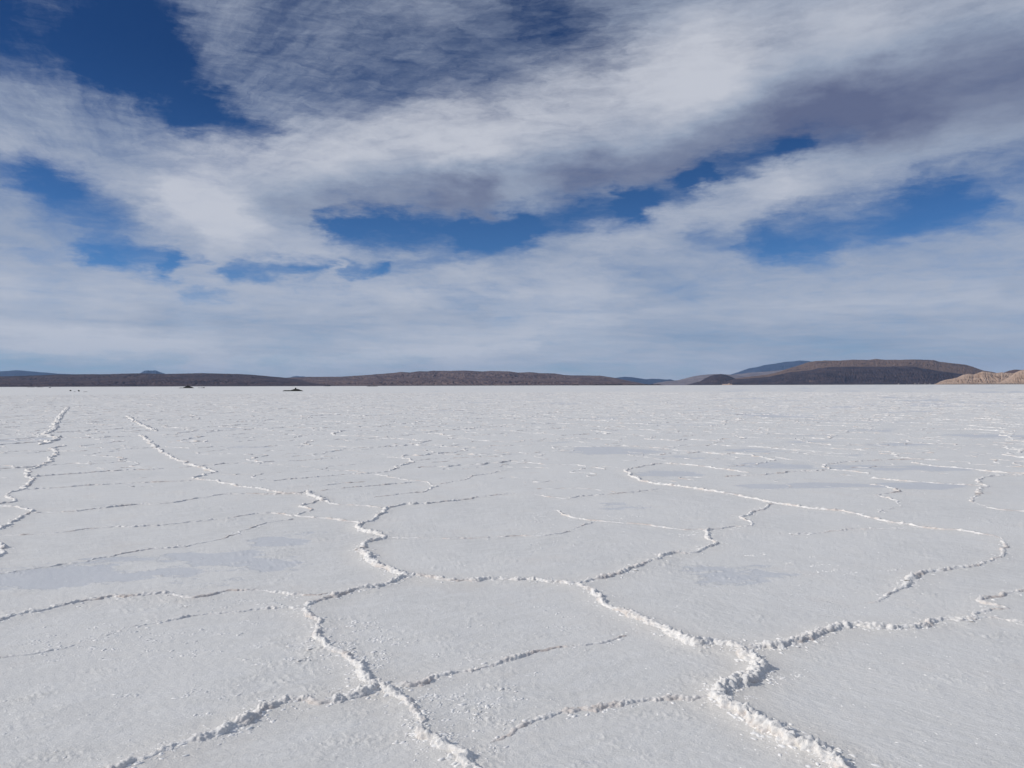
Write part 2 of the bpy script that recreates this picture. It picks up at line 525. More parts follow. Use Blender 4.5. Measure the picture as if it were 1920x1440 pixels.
# ------------------------------------------------------------------ ridge traces (photo pixels -> points on the flat)
# strength at start, strength at end, pixels ...
T = [
 (1.15,0.9,[(1592,1462),(1565,1440),(1517,1415),(1483,1398),(1433,1368),(1393,1347),(1358,1323),(1338,1311),(1355,1298),(1380,1287),(1407,1275),(1425,1262),(1423,1248),(1408,1233),(1393,1221)]),
 (0.9,0.5,[(1393,1219),(1350,1213),(1300,1209),(1260,1195),(1235,1178),(1210,1168),(1175,1155),(1140,1135),(1110,1115),(1085,1101),(1075,1097)]),
 (0.75,0.35,[(1393,1219),(1430,1213),(1480,1212),(1520,1202),(1550,1190),(1578,1180),(1600,1178),(1640,1183),(1680,1185),(1720,1178),(1760,1168),(1800,1170),(1830,1168),(1860,1165),(1900,1172),(1960,1176)]),
 (0.5,0.5,[(1075,1097),(1040,1091),(1000,1087),(960,1088),(920,1088),(880,1090),(840,1087),(800,1080),(765,1081)]),
 (0.45,0.35,[(1082,1098),(1110,1090),(1140,1083),(1170,1075),(1200,1062),(1215,1052),(1232,1050),(1260,1041),(1300,1040),(1325,1030),(1347,1020),(1330,1010),(1325,998),(1345,994)]),
 (0.35,0.3,[(1345,994),(1375,992),(1407,988),(1400,979),(1385,972),(1410,965),(1430,955),(1450,947)]),
 (0.5,0.42,[(1170,882),(1195,900),(1240,910),(1285,915),(1325,922),(1360,927),(1400,935),(1435,942),(1460,947),(1490,952),(1525,957),(1575,962),(1605,967)]),
 (0.42,0.3,[(1605,967),(1635,975),(1670,984),(1700,987),(1735,994),(1800,1000),(1835,1007),(1865,1010)]),
 (0.2,0.55,[(1865,1010),(1880,1024),(1885,1037),(1860,1050),(1825,1065),(1785,1072),(1740,1079),(1710,1085),(1702,1095)]),
 (0.35,0.3,[(1172,882),(1200,877),(1240,871),(1260,871),(1300,875),(1340,880),(1375,885),(1405,889)]),
 (0.3,0.25,[(1360,896),(1400,894),(1440,892),(1480,888),(1515,886),(1555,884),(1545,877),(1560,872),(1600,869),(1660,866),(1710,865),(1760,866)]),
 (0.3,0.22,[(1555,884),(1585,886),(1630,891)]),
 (0.3,0.3,[(1710,871),(1740,877),(1785,881),(1835,886),(1885,891),(1960,894)]),
 (0.3,0.35,[(1960,893),(1920,896),(1880,896),(1845,901),(1835,910),(1845,917),(1837,925),(1830,932)]),
 (0.25,0.3,[(1630,900),(1690,905),(1760,911),(1838,916)]),
 (0.3,0.2,[(1630,912),(1660,915),(1682,925),(1640,932),(1670,937),(1690,947),(1680,955),(1660,960),(1645,965)]),
 (0.2,0.22,[(1485,1005),(1560,1000),(1610,997),(1700,994)]),
 (0.22,0.3,[(1065,937),(1080,932),(1125,929),(1180,925),(1240,918)]),
 (0.2,0.2,[(1320,995),(1280,995),(1240,990),(1200,984),(1150,981),(1110,977),(1070,970),(1040,957)]),
 (0.4,0.3,[(1820,1172),(1838,1163),(1845,1152),(1887,1146),(1862,1140),(1840,1132),(1865,1122),(1885,1113),(1960,1108)]),
 (0.6,0.85,[(765,1081),(740,1075),(720,1065),(700,1050),(685,1040),(670,1032)]),
 (0.75,0.6,[(670,1032),(680,1022),(700,1014),(722,1010),(710,1002),(690,996),(675,990),(677,982)]),
 (0.4,0.25,[(677,980),(660,976),(625,972),(590,970),(555,967),(525,964)]),
 (0.4,0.5,[(677,982),(700,972),(715,962),(726,952)]),
 (0.45,0.3,[(726,952),(750,946),(780,944),(820,941),(860,938),(895,931)]),
 (0.25,0.28,[(715,952),(700,950),(665,946),(635,944),(603,938)]),
 (0.7,0.7,[(605,938),(590,930),(578,921),(566,922)]),
 (0.4,0.35,[(566,922),(555,923),(520,921),(490,915),(460,912),(430,905),(400,899),(365,895)]),
 (0.45,0.38,[(365,895),(380,887),(400,883),(385,876),(360,871),(340,862),(320,855),(305,844)]),
 (0.42,0.4,[(305,844),(285,829),(270,817),(262,812)]),
 (0.4,0.4,[(295,805),(275,797),(255,787),(240,777)]),
 (0.35,0.22,[(600,937),(585,941),(562,946),(582,955),(560,960),(550,967)]),
 (0.5,0.5,[(127,760),(117,772),(107,787),(100,800),(87,810),(107,817),(90,826),(75,829)]),
 (0.4,0.4,[(120,831),(100,837),(107,846),(95,854),(95,862)]),
 (0.38,0.35,[(95,862),(60,874),(50,882),(55,890),(57,900),(45,912),(15,922)]),
 (0.35,0.4,[(10,925),(28,936),(-20,943),(0,945),(30,947),(55,957)]),
 (0.45,0.4,[(55,957),(30,970),(5,985),(-25,1000)]),
 (0.4,0.5,[(-20,1010),(2,1020),(6,1030),(-8,1042),(-30,1060)]),
 (0.28,0.28,[(57,890),(125,885),(200,880),(275,877),(360,872)]),
 (0.24,0.2,[(365,872),(425,867),(480,865),(550,862),(650,856)]),
 (0.24,0.2,[(45,914),(100,911),(175,906),(250,902),(310,900),(360,898)]),
 (0.28,0.32,[(60,957),(125,955),(200,949),(260,942),(310,941),(370,932),(425,925),(500,924),(565,925)]),
 (0.2,0.25,[(-40,998),(0,997),(75,997),(150,990),(215,985),(280,984),(350,977),(425,970),(475,960),(525,960),(550,967)]),
 (0.2,0.16,[(-40,1074),(0,1070),(75,1060),(150,1052),(200,1040),(275,1027),(350,1020),(425,1005),(450,997)]),
 (0.16,0.2,[(450,997),(475,985),(510,978),(550,971)]),
 (0.18,0.15,[(110,816),(165,817),(260,814)]),
 (0.16,0.15,[(-40,842),(70,841),(170,841),(300,835)]),
 (0.2,0.15,[(310,834),(350,837),(420,834)]),
 (0.2,0.15,[(-40,874),(0,874),(60,871),(95,865)]),
 (0.18,0.32,[(500,900),(575,894),(650,887),(700,886),(735,881),(748,873)]),
 (0.3,0.25,[(748,873),(775,865),(760,859),(725,856)]),
 (0.2,0.15,[(775,863),(850,858),(950,856)]),
 (0.18,0.15,[(595,919),(650,914),(725,908),(790,902)]),
 (0.2,0.25,[(705,888),(750,897),(790,902),(820,911)]),
 (0.25,0.15,[(820,911),(800,920),(750,926),(700,932)]),
 (0.22,0.18,[(820,908),(870,899),(900,890),(950,882)]),
 (0.2,0.15,[(725,1007),(775,1009),(850,1009),(925,1007)]),
 (0.35,0.42,[(-60,1175),(0,1159),(30,1150),(75,1142),(125,1130),(175,1122),(215,1115),(275,1112),(325,1110)]),
 (0.38,0.32,[(325,1110),(365,1114),(400,1109),(440,1104),(480,1105),(525,1110),(565,1112),(612,1112)]),
 (0.68,0.45,[(765,1081),(735,1092),(700,1102),(665,1106),(630,1115),(595,1126),(570,1137)]),
 (0.42,0.5,[(570,1139),(575,1152),(595,1170),(600,1185),(595,1197),(620,1212),(645,1227),(670,1245),(685,1265),(705,1282)]),
 (0.6,0.6,[(707,1284),(685,1292),(655,1302),(635,1305),(600,1312),(570,1310),(540,1315),(515,1327),(480,1342)]),
 (0.65,0.4,[(480,1342),(450,1360),(420,1377),(387,1387),(350,1397),(320,1410),(290,1422),(250,1432),(205,1446),(160,1460)]),
 (0.5,0.55,[(709,1284),(725,1297),(750,1315),(775,1335),(790,1350),(802,1367),(825,1387),(850,1410),(872,1438),(895,1465)]),
 (0.4,0.2,[(715,1288),(765,1285),(810,1272),(850,1262),(900,1252),(950,1240),(1010,1222),(1075,1212)]),
 (0.2,0.02,[(1075,1212),(1130,1200),(1180,1190),(1232,1181)]),
 (0.45,0.02,[(1702,1095),(1690,1108),(1660,1122),(1620,1133)]),
 (0.2,0.12,[(895,931),(960,926),(1010,929),(1062,937)]),
 (0.18,0.1,[(925,1007),(1000,1006),(1060,998),(1112,980)]),
 (0.24,0.12,[(1830,932),(1822,944),(1856,957),(1910,962),(1970,966)]),
 (0.12,0.4,[(900,1400),(960,1370),(985,1355),(1035,1342),(1085,1332)]),
 (0.4,0.22,[(1085,1332),(1125,1325),(1160,1321),(1210,1321),(1270,1317),(1335,1312)]),
 (0.3,0.1,[(567,1140),(525,1135),(480,1140),(440,1145),(390,1148),(350,1155),(300,1164),(260,1171),(215,1182)]),
 (0.14,0.1,[(215,1182),(150,1205),(100,1215),(0,1228),(-40,1232)]),
]


def smooth_path(pts, n=6):
    """Catmull-Rom"""
    p = np.asarray(pts, float)
    p = np.vstack([2 * p[0] - p[1], p, 2 * p[-1] - p[-2]])
    out = []
    for i in range(1, len(p) - 2):
        t = np.linspace(0, 1, n, endpoint=False)[:, None]
        a, b, c, d = p[i - 1], p[i], p[i + 1], p[i + 2]
        out.append(0.5 * ((2 * b) + (-a + c) * t + (2 * a - 5 * b + 4 * c - d) * t ** 2 + (-a + 3 * b - 3 * c + d) * t ** 3))
    out.append(p[-2][None, :])
    return np.vstack(out)


def resample(p, step):
    d = np.r_[0, np.cumsum(np.hypot(*np.diff(p, axis=0).T))]
    n = max(3, int(d[-1] / step) + 1)
    s = np.linspace(0, d[-1], n)
    return np.stack([np.interp(s, d, p[:, 0]), np.interp(s, d, p[:, 1])], 1), s


samples_xy, samples_s = [], []


def ridge_geometry(path, s0, s1, seed, cross, step, detail=True, jitter=1.0, wscale=1.0, hscale=1.0):
    p, s = resample(path, step)
    n = len(p)
    L = s[-1]
    st = s0 + (s1 - s0) * (s / L)
    tg = np.gradient(p, axis=0)
    tg /= np.linalg.norm(tg, axis=1)[:, None] + 1e-9
    nr = np.stack([tg[:, 1], -tg[:, 0]], 1)
    zero = np.zeros(n) + seed * 7.7
    wob = (vn2(s * 2.2, zero, seed) * 0.06 + vn2(s * 7.0, zero + 3, seed) * 0.030 + vn2(s * 19.0, zero + 5, seed) * 0.010) * jitter
    endf = np.clip(np.minimum(s, L - s) / 0.06, 0, 1)
    p = p + nr * (wob * endf)[:, None]
    mod = 1 + 0.38 * vn2(s * 3.1, zero + 9, seed) + 0.42 * vn2(s * 11.0, zero + 13, seed)
    weak = np.clip((0.36 - st) / 0.3, 0, 1)
    mod -= weak * (0.12 + 0.65 * vn2(s * 1.7, zero + 21, seed + 3))
    mod = np.clip(mod, 0.10, 1.75)
    half = (0.013 + 0.032 * st) * (0.35 + 0.65 * mod) * wscale
    hgt = (0.008 + 0.033 * st) * mod * hscale * (0.55 + 0.45 * endf)
    samples_xy.append(p)
    samples_s.append(st * np.clip(mod, 0, 1.2))
    t = np.linspace(-1, 1, cross)
    u_ = t * 1.75
    prof_x = u_
    prof_z = np.exp(-(np.abs(u_) * 1.08) ** 2.6)
    lop = 0.25 * vn2(s * 5.0, zero + 31, seed)[:, None]
    X = p[:, 0][:, None] + nr[:, 0][:, None] * half[:, None] * (prof_x[None, :] + lop)
    Y = p[:, 1][:, None] + nr[:, 1][:, None] * half[:, None] * (prof_x[None, :] + lop)
    Z = hgt[:, None] * prof_z[None, :]
    env = np.clip(hgt / 0.045, 0.16, 1.25)[:, None]
    edge = np.clip((1 - np.abs(t)) / 0.35, 0, 1)[None, :]
    if detail:
        env = env * (1 + np.clip((step - 0.012) / 0.012, 0, 1.2))
        c1 = max(0.027, step * 2.6)
        c2 = max(0.012, step * 1.4)
        w1 = worley3(X / c1, Y / c1, Z / c1, seed)
        w2 = worley3(X / c2, Y / c2, Z / c2, seed + 5)
        n3 = vn3(X * 30, Y * 30, Z * 30, seed + 9)
        n4 = vn3(X * 75, Y * 75, Z * 75, seed + 19)
        d = ((0.55 - w1) * 0.030 + (0.5 - w2) * 0.013 + n3 * 0.010 + n4 * 0.005) * env
        lat = d * np.sign(u_)[None, :] * np.clip(np.abs(u_) / 0.6, 0, 1)[None, :] * edge * 0.9
        X = X + nr[:, 0][:, None] * lat
        Y = Y + nr[:, 1][:, None] * lat
        Z = Z + d * (0.25 + 0.75 * prof_z[None, :]) * edge
        Z = Z - 0.004 - 0.006 * (1 - edge)
    else:
        d = vn3(X * 13, Y * 13, Z * 13, seed) + 0.6 * vn3(X * 34, Y * 34, Z * 34, seed + 2)
        Z = Z * (1 + 0.75 * d) - 0.003 - 0.01 * (1 - edge)
    co = np.stack([X, Y, Z], -1).reshape(-1, 3)
    return co, grid_quads(n, cross)


ridge_objects = []          # built after the flat exists (children of it)
pending = []
for i, (s0, s1, px) in enumerate(T):
    world_pts = [ground(x, y) for x, y in px]
    path = smooth_path(world_pts)
    rmin = np.min(np.hypot(path[:, 0], path[:, 1]))
    rmean = np.mean(np.hypot(path[:, 0], path[:, 1]))
    step = float(np.clip(rmean * 0.0013, 0.0054, 0.032))
    cross = int(np.clip(0.19 / step, 9, 30))
    boost = 1.0 + np.clip((rmean - 10) / 30, 0, 1) * 0.6
    co, q = ridge_geometry(path, s0, s1, 10 + i, cross, step, detail=rmean < 60, jitter=0.9 + 1.6 * float(np.clip((rmean - 8) / 25, 0, 1)),
                           wscale=boost, hscale=boost)
    pending.append((co, q, rmean))
traced_samples = np.vstack(samples_xy)
traced_strength = np.concatenate(samples_s)

# ------------------------------------------------------------------ halo rasters around the traced ridges
RX0, RX1, RY0, RY1, RC = -13.0, 13.0, 2.0, 24.0, 0.02
nx, ny = int((RX1 - RX0) / RC), int((RY1 - RY0) / RC)
rast = np.zeros((nx, ny))
ix = ((traced_samples[:, 0] - RX0) / RC).astype(int)
iy = ((traced_samples[:, 1] - RY0) / RC).astype(int)
ok = (ix >= 0) & (ix < nx) & (iy >= 0) & (iy < ny)
np.maximum.at(rast, (ix[ok], iy[ok]), traced_strength[ok])


def boxblur(a, k):
    for ax in (0, 1):
        c = np.cumsum(np.pad(a, [(k + 1, k) if ax == x else (0, 0) for x in (0, 1)], mode='edge'), axis=ax)
        a = (np.take(c, np.arange(2 * k + 1, c.shape[ax]), axis=ax) - np.take(c, np.arange(0, c.shape[ax] - 2 * k - 1), axis=ax)) / (2 * k + 1)
    return a


lift_r = boxblur(boxblur(boxblur(rast, 2), 3), 3)
warm_r = boxblur(boxblur(rast, 6), 9)


def sample_rast(r, x, y):
    fx = np.clip((x - RX0) / RC - 0.5, 0, nx - 1.001)
    fy = np.clip((y - RY0) / RC - 0.5, 0, ny - 1.001)
    i, j = fx.astype(int), fy.astype(int)
    u, v = fx - i, fy - j
    val = (r[i, j] * (1 - u) * (1 - v) + r[i + 1, j] * u * (1 - v) + r[i, j + 1] * (1 - u) * v + r[i + 1, j + 1] * u * v)
    inside = (x > RX0) & (x < RX1) & (y > RY0) & (y < RY1)
    return val * inside


# ------------------------------------------------------------------ damp and crusted patches (photo pixels, turned into places on the flat)
damp_spots = [  # px, py, half width px, half height px, strength
 (300,1062,330,38,0.62),(80,1080,110,30,0.35),(560,1010,110,20,0.35),(500,1040,150,30,0.25),(205,943,44,6,0.75),(360,948,110,9,0.25),
 (1165,950,92,8,0.85),(1475,915,110,7,0.75),(1560,912,70,6,0.6),(1720,915,110,8,0.9),(1440,875,80,7,0.85),(1250,889,70,6,0.8),
 (1640,880,150,9,0.85),(1790,884,60,5,0.6),(1130,845,70,8,0.7),(1200,848,60,5,0.6),(1290,858,70,5,0.55),(1410,848,100,6,0.6),
 (1590,856,70,5,0.7),(1530,820,110,4,0.55),(1860,822,90,7,0.75),(1700,838,90,4,0.6),(1280,800,90,4,0.5),(1010,795,60,4,0.4),
 (810,836,50,5,0.7),(470,835,60,3,0.6),(330,792,50,2,0.5),(40,820,60,4,0.7),(440,801,40,2,0.5),(830,798,50,3,0.5),(1060,830,60,3,0.4),
 (1420,1080,170,30,0.42),(1700,1240,220,60,0.12),(1380,1195,150,16,0.35),(1500,830,90,3,0.5),(1640,810,90,3,0.5),(1120,808,80,3,0.4),
 (370,857,40,3,0.3),(720,960,60,6,0.15),(1850,860,60,4,0.4),
]
spots_w = []
for px, py, hw, hp, s_ in damp_spots:
    x, y = ground(px, py)
    y1 = ground(px, py + hp)[1]
    y0 = ground(px, py - hp)[1]
    spots_w.append((x, y, hw / F * y, max((y0 - y1) / 2, 0.05), s_))


def damp_field(x, y):
    r = np.full(x.shape, -0.10)
    for cx, cy, a, b, s_ in spots_w:
        d = ((x - cx) / a) ** 2 + ((y - cy) / b) ** 2
        r = r + s_ * np.clip(1.5 - d, 0, 1.4) * 0.72
    # scattered patches over the far pan, more of them to the right
    rr = np.hypot(x, y)
    far = np.clip((rr - 24) / 30, 0, 1)
    n = fbm2(x / 9.0, y / 4.5, 3, 77)
    right = 0.5 + 0.5 * np.clip(x / (0.35 * rr + 1), -1, 1)
    r = r + far * (np.clip(n - 0.05, 0, 1) * 1.6 * (0.25 + right * 0.95))
    return np.clip(r, -0.2, 1.0)


# ------------------------------------------------------------------ the salt flat: one sheet to the horizon, finer towards the viewpoint
half_a = math.radians(43)
n_in = 860
az_in = np.linspace(-half_a, half_a, n_in)
az_out = np.linspace(half_a, 2 * math.pi - half_a, 42)[1:]
az_all = np.concatenate([az_in, az_out])
wrap_n = len(az_all)                       # last equals first + 2pi
rows_px = np.concatenate([np.linspace(860, 11, 450), np.linspace(10.4, 0.6, 34)])
radii = CAM_H * F / rows_px
radii = np.concatenate([[0.0, 0.7, 1.4, 2.0, 2.4], radii, [6000, 9000, 14000, 22000, 34000, 46000]])
R, A = np.meshgrid(radii, az_all, indexing='ij')
GX, GY = R * np.sin(A), R * np.cos(A)


def flat_height(x, y):
    rr = np.hypot(x, y)
    z = 0.006 * vn2(x * 0.8, y * 0.8, 3) + 0.0035 * vn2(x * 2.9, y * 3.4, 4)
    fine = np.clip(1.3 - rr / 22.0, 0, 1)
    crust = np.clip(fbm2(x * 1.15 + 4, y * 1.15, 3, 9) * 1.3 + 0.05, 0, 1) * np.clip(0.4 + 1.2 * vn2(x * 5.5, y * 7, 19), 0, 1.3)
    rid = 1 - np.abs(vn2(x * 17, y * 26, 12))
    rid2 = 1 - np.abs(vn2(x * 31 + 9, y * 44, 13))
    z = z + fine * crust * (np.clip(rid - 0.74, 0, 1) * 0.030 + np.clip(rid2 - 0.74, 0, 1) * 0.022)
    z = z + fine * 0.0018 * vn2(x * 22, y * 30, 15)
    z = z + sample_rast(lift_r, x, y) * 0.10
    return z * np.clip((60 - rr) / 30, 0, 1)


inner = R < 120
GZ = np.zeros_like(GX)
GZ[inner] = flat_height(GX[inner], GY[inner])
co = np.stack([GX, GY, GZ], -1).reshape(-1, 3)
quads = grid_quads(len(radii), wrap_n)
# first ring collapses to a point: keep as thin quads, drop duplicates through validate()
flat = mesh_from("salt_flat", co, quads[:, ::-1], SALT)
tag(flat, "white salt pan crossed by low crumbly ridges, reaching to the hills", kind="structure")
damp = np.full(GX.shape, 0.0)
sel = R < 1500
damp[sel] = damp_field(GX[sel], GY[sel])
add_attr(flat, "damp", damp)
warm = np.zeros(GX.shape)
warm[inner] = np.clip(sample_rast(warm_r, GX[inner], GY[inner]) * 9, 0, 1)
add_attr(flat, "warm", warm)

# ------------------------------------------------------------------ ridges
for co, q, rm in pending:
    x, y = co[:, 0], co[:, 1]
    co[:, 2] += flat_height(x, y) * 0.6 - 0.002
    o = mesh_from("salt_ridge", co, q[:, ::-1], RIDGE, flat)
    ridge_objects.append(o)
n_traced = len(pending)

# the polygons go on beyond the traced ones: jittered honeycombs of cracks, each edge a ridge
rng = np.random.RandomState(5)


def honeycomb(side_len, rmin, rmax, jit, drop, gap, turn=0.0):
    verts, edges = {}, set()
    hw_, hh_ = math.sqrt(3) * side_len, 1.5 * side_len
    for row in range(2, int(rmax / hh_) + 2):
        cy = row * hh_
        for colm in range(-int(rmax / hw_) - 1, int(rmax / hw_) + 2):
            cx = colm * hw_ + (row % 2) * hw_ / 2
            rr = math.hypot(cx, cy)
            if rr > rmax or rr < rmin * 0.8 or abs(math.atan2(cx, cy)) > math.radians(41):
                continue
            ks = []
            for kk in range(6):
                a = math.radians(60 * kk + 30)
                vx, vy = cx + side_len * math.cos(a), cy + side_len * math.sin(a)
                key = (round(vx * 20), round(vy * 20))
                hit = None
                for ddx in (-1, 0, 1):
                    for ddy in (-1, 0, 1):
                        if (key[0] + ddx, key[1] + ddy) in verts:
                            hit = (key[0] + ddx, key[1] + ddy)
                if hit is None:
                    verts[key] = (vx + rng.uniform(-jit, jit), vy + rng.uniform(-jit, jit))
                    hit = key
                ks.append(hit)
            for kk in range(6):
                edges.add(tuple(sorted((ks[kk], ks[(kk + 1) % 6]))))
    out = []
    ct, st_ = math.cos(turn), math.sin(turn)
    for e_ in sorted(edges):
        a, b = (np.array([ct * verts[q_][0] - st_ * verts[q_][1], st_ * verts[q_][0] + ct * verts[q_][1]]) for q_ in e_)
        mx, my = (a + b) / 2
        rr = math.hypot(mx, my)
        if rr < rmin or rng.rand() < drop:
            continue
        # leave room round ridges already traced from the photograph
        if rr < 28:
            dmin = np.min(np.hypot(traced_samples[::6, 0] - mx, traced_samples[::6, 1] - my))
            if dmin < gap:
                continue
        out.append((rr, a, b))
    return out


net = [t + (0,) for t in honeycomb(1.6, 15.5, 170.0, 0.55, 0.07, 0.55)]
net += [t + (1,) for t in honeycomb(1.15, 11.0, 62.0, 0.38, 0.30, 0.45, 0.12)]
net.sort(key=lambda t: (t[3], t[0]))
limit = 296 - n_traced
stuff_co, stuff_q, off = [], [], 0
keep_samples = len(samples_xy)
for i, (rr, a, b, faint) in enumerate(net):
    m1 = a + (b - a) * 0.33 + rng.uniform(-0.26, 0.26, 2)
    m2 = a + (b - a) * 0.67 + rng.uniform(-0.26, 0.26, 2)
    path = smooth_path([a, m1, m2, b], 5)
    st = 0.07 + 0.12 * rng.rand() if faint else 0.16 + 0.40 * rng.rand() ** 1.8
    if rr < 45:
        step, cross = 0.04, 6
    elif rr < 80:
        step, cross = 0.11, 5
    else:
        step, cross = 0.26, 4
    boost = 0.95 + np.clip((rr - 20) / 80, 0, 1) * 0.45
    co, q = ridge_geometry(path, st, max(0.06, st + rng.uniform(-0.15, 0.15) * (0.3 if faint else 1)), 100 + i % 50, cross, step, detail=False,
                           jitter=2.6, wscale=boost, hscale=boost)
    co[:, 2] += -0.003
    if i < limit:
        mesh_from("salt_ridge", co, q[:, ::-1], RIDGE, flat)
    else:
        stuff_co.append(co)
        stuff_q.append(q[:, ::-1] + off)
        off += len(co)
far_net = mesh_from("salt_ridges", np.vstack(stuff_co), np.vstack(stuff_q), RIDGE, flat)
far_net['kind'] = "stuff"

# ------------------------------------------------------------------ loose crumbs and blisters of salt
base_v = np.array([(0, 0, 1.0), (0.85, 0, 0.35), (0.25, 0.82, 0.35), (-0.7, 0.5, 0.3), (-0.65, -0.55, 0.35), (0.3, -0.8, 0.3),
                   (0.95, 0.1, -0.4), (0.2, 0.95, -0.4), (-0.9, 0.45, -0.4), (-0.8, -0.6, -0.4), (0.35, -0.95, -0.4)])
base_t = [(0, 1, 2), (0, 2, 3), (0, 3, 4), (0, 4, 5), (0, 5, 1)]
for i in range(5):
    a_, b_ = 1 + i, 1 + (i + 1) % 5
    c_, d_ = 6 + i, 6 + (i + 1) % 5
    base_t += [(a_, c_, d_), (a_, d_, b_)]
base_t = np.array(base_t)
crumb_xy, crumb_s = [], []
# beside the ridges
near = np.hypot(traced_samples[:, 0], traced_samples[:, 1]) < 13
src = traced_samples[near]
srs = traced_strength[near]
pick = rng.choice(len(src), 9000, p=srs / srs.sum())
offv = rng.normal(0, 1, (9000, 2)) * (0.035 + 0.06 * rng.rand(9000, 1) ** 2)
crumb_xy.append(src[pick] + offv)
crumb_s.append(rng.uniform(0.0015, 0.0055, 9000))
pick = rng.choice(len(src), 2200, p=srs ** 2 / (srs ** 2).sum())
crumb_xy.append(src[pick] + rng.normal(0, 1, (2200, 2)) * 0.045)
crumb_s.append(rng.uniform(0.005, 0.013, 2200))
# crusted fields seen in the photograph
fields = [(690,1215,95,45,800),(850,1340,120,90,900),(930,1300,110,40,400),(270,1190,200,30,700),(120,1220,120,20,350),(470,1210,160,40,300),
          (560,1230,80,30,120),(350,1320,160,40,200),(1020,1000,60,45,300),(1120,975,120,14,250),(1330,1000,90,20,250),(440,1130,140,16,400),
          (1440,1270,90,40,250),(1560,1060,140,20,150),(640,1170,60,20,200),(1480,1040,60,12,120),(1000,1180,150,50,200)]
for px, py, hw, hp, n_ in fields:
    n_ = int(n_ * 0.7)
    pts = []
    cl = rng.normal(0, 1, (max(4, n_ // 18), 2))
    idx = rng.randint(0, len(cl), n_)
    o_ = cl[idx] * (hw * 0.55, hp * 0.55) + rng.normal(0, 1, (n_, 2)) * (hw * 0.09, hp * 0.07)
    for u, v in o_:
        yy = np.clip(py + v, 900, 1500)
        pts.append(ground(px + u, yy))
    crumb_xy.append(np.array(pts))
    crumb_s.append(0.002 + 0.008 * rng.rand(n_) ** 3)
# thinly over everything near
rr = 3.0 + 10 * rng.rand(2600)
aa = rng.uniform(-0.72, 0.72, 2600)
crumb_xy.append(np.stack([rr * np.sin(aa), rr * np.cos(aa)], 1))
crumb_s.append(rng.uniform(0.002, 0.006, 2600))
cxy = np.vstack(crumb_xy)
cs = np.concatenate(crumb_s)
n = len(cxy)
ca, sa = np.cos(rng.rand(n) * 6.28), np.sin(rng.rand(n) * 6.28)
sx = cs * rng.uniform(0.9, 2.6, n)
sy = cs * rng.uniform(0.7, 1.2, n)
sz = cs * rng.uniform(0.2, 0.55, n)
jit = rng.uniform(0.75, 1.25, (n, len(base_v), 3))
bv = base_v[None] * jit
lx, ly, lz = bv[..., 0] * sx[:, None], bv[..., 1] * sy[:, None], bv[..., 2] * sz[:, None]
ang = np.where(cxy[:, 0] > 0.6, -0.8, 0.6) + rng.normal(0, 0.45, n)
ca, sa = np.cos(ang)[:, None], np.sin(ang)[:, None]
vx = cxy[:, 0][:, None] + lx * ca - ly * sa
vy = cxy[:, 1][:, None] + lx * sa + ly * ca
vz = lz + flat_height(cxy[:, 0], cxy[:, 1])[:, None]
cco = np.stack([vx, vy, vz], -1).reshape(-1, 3)
ctr = (base_t[None] + (np.arange(n) * len(base_v))[:, None, None]).reshape(-1, 3)
crumbs = mesh_from("salt_crumbs", cco, None, CRUMB, None, smooth=True, tris=ctr)
tag(crumbs, "loose white crumbs of salt scattered beside the ridges", kind="stuff")


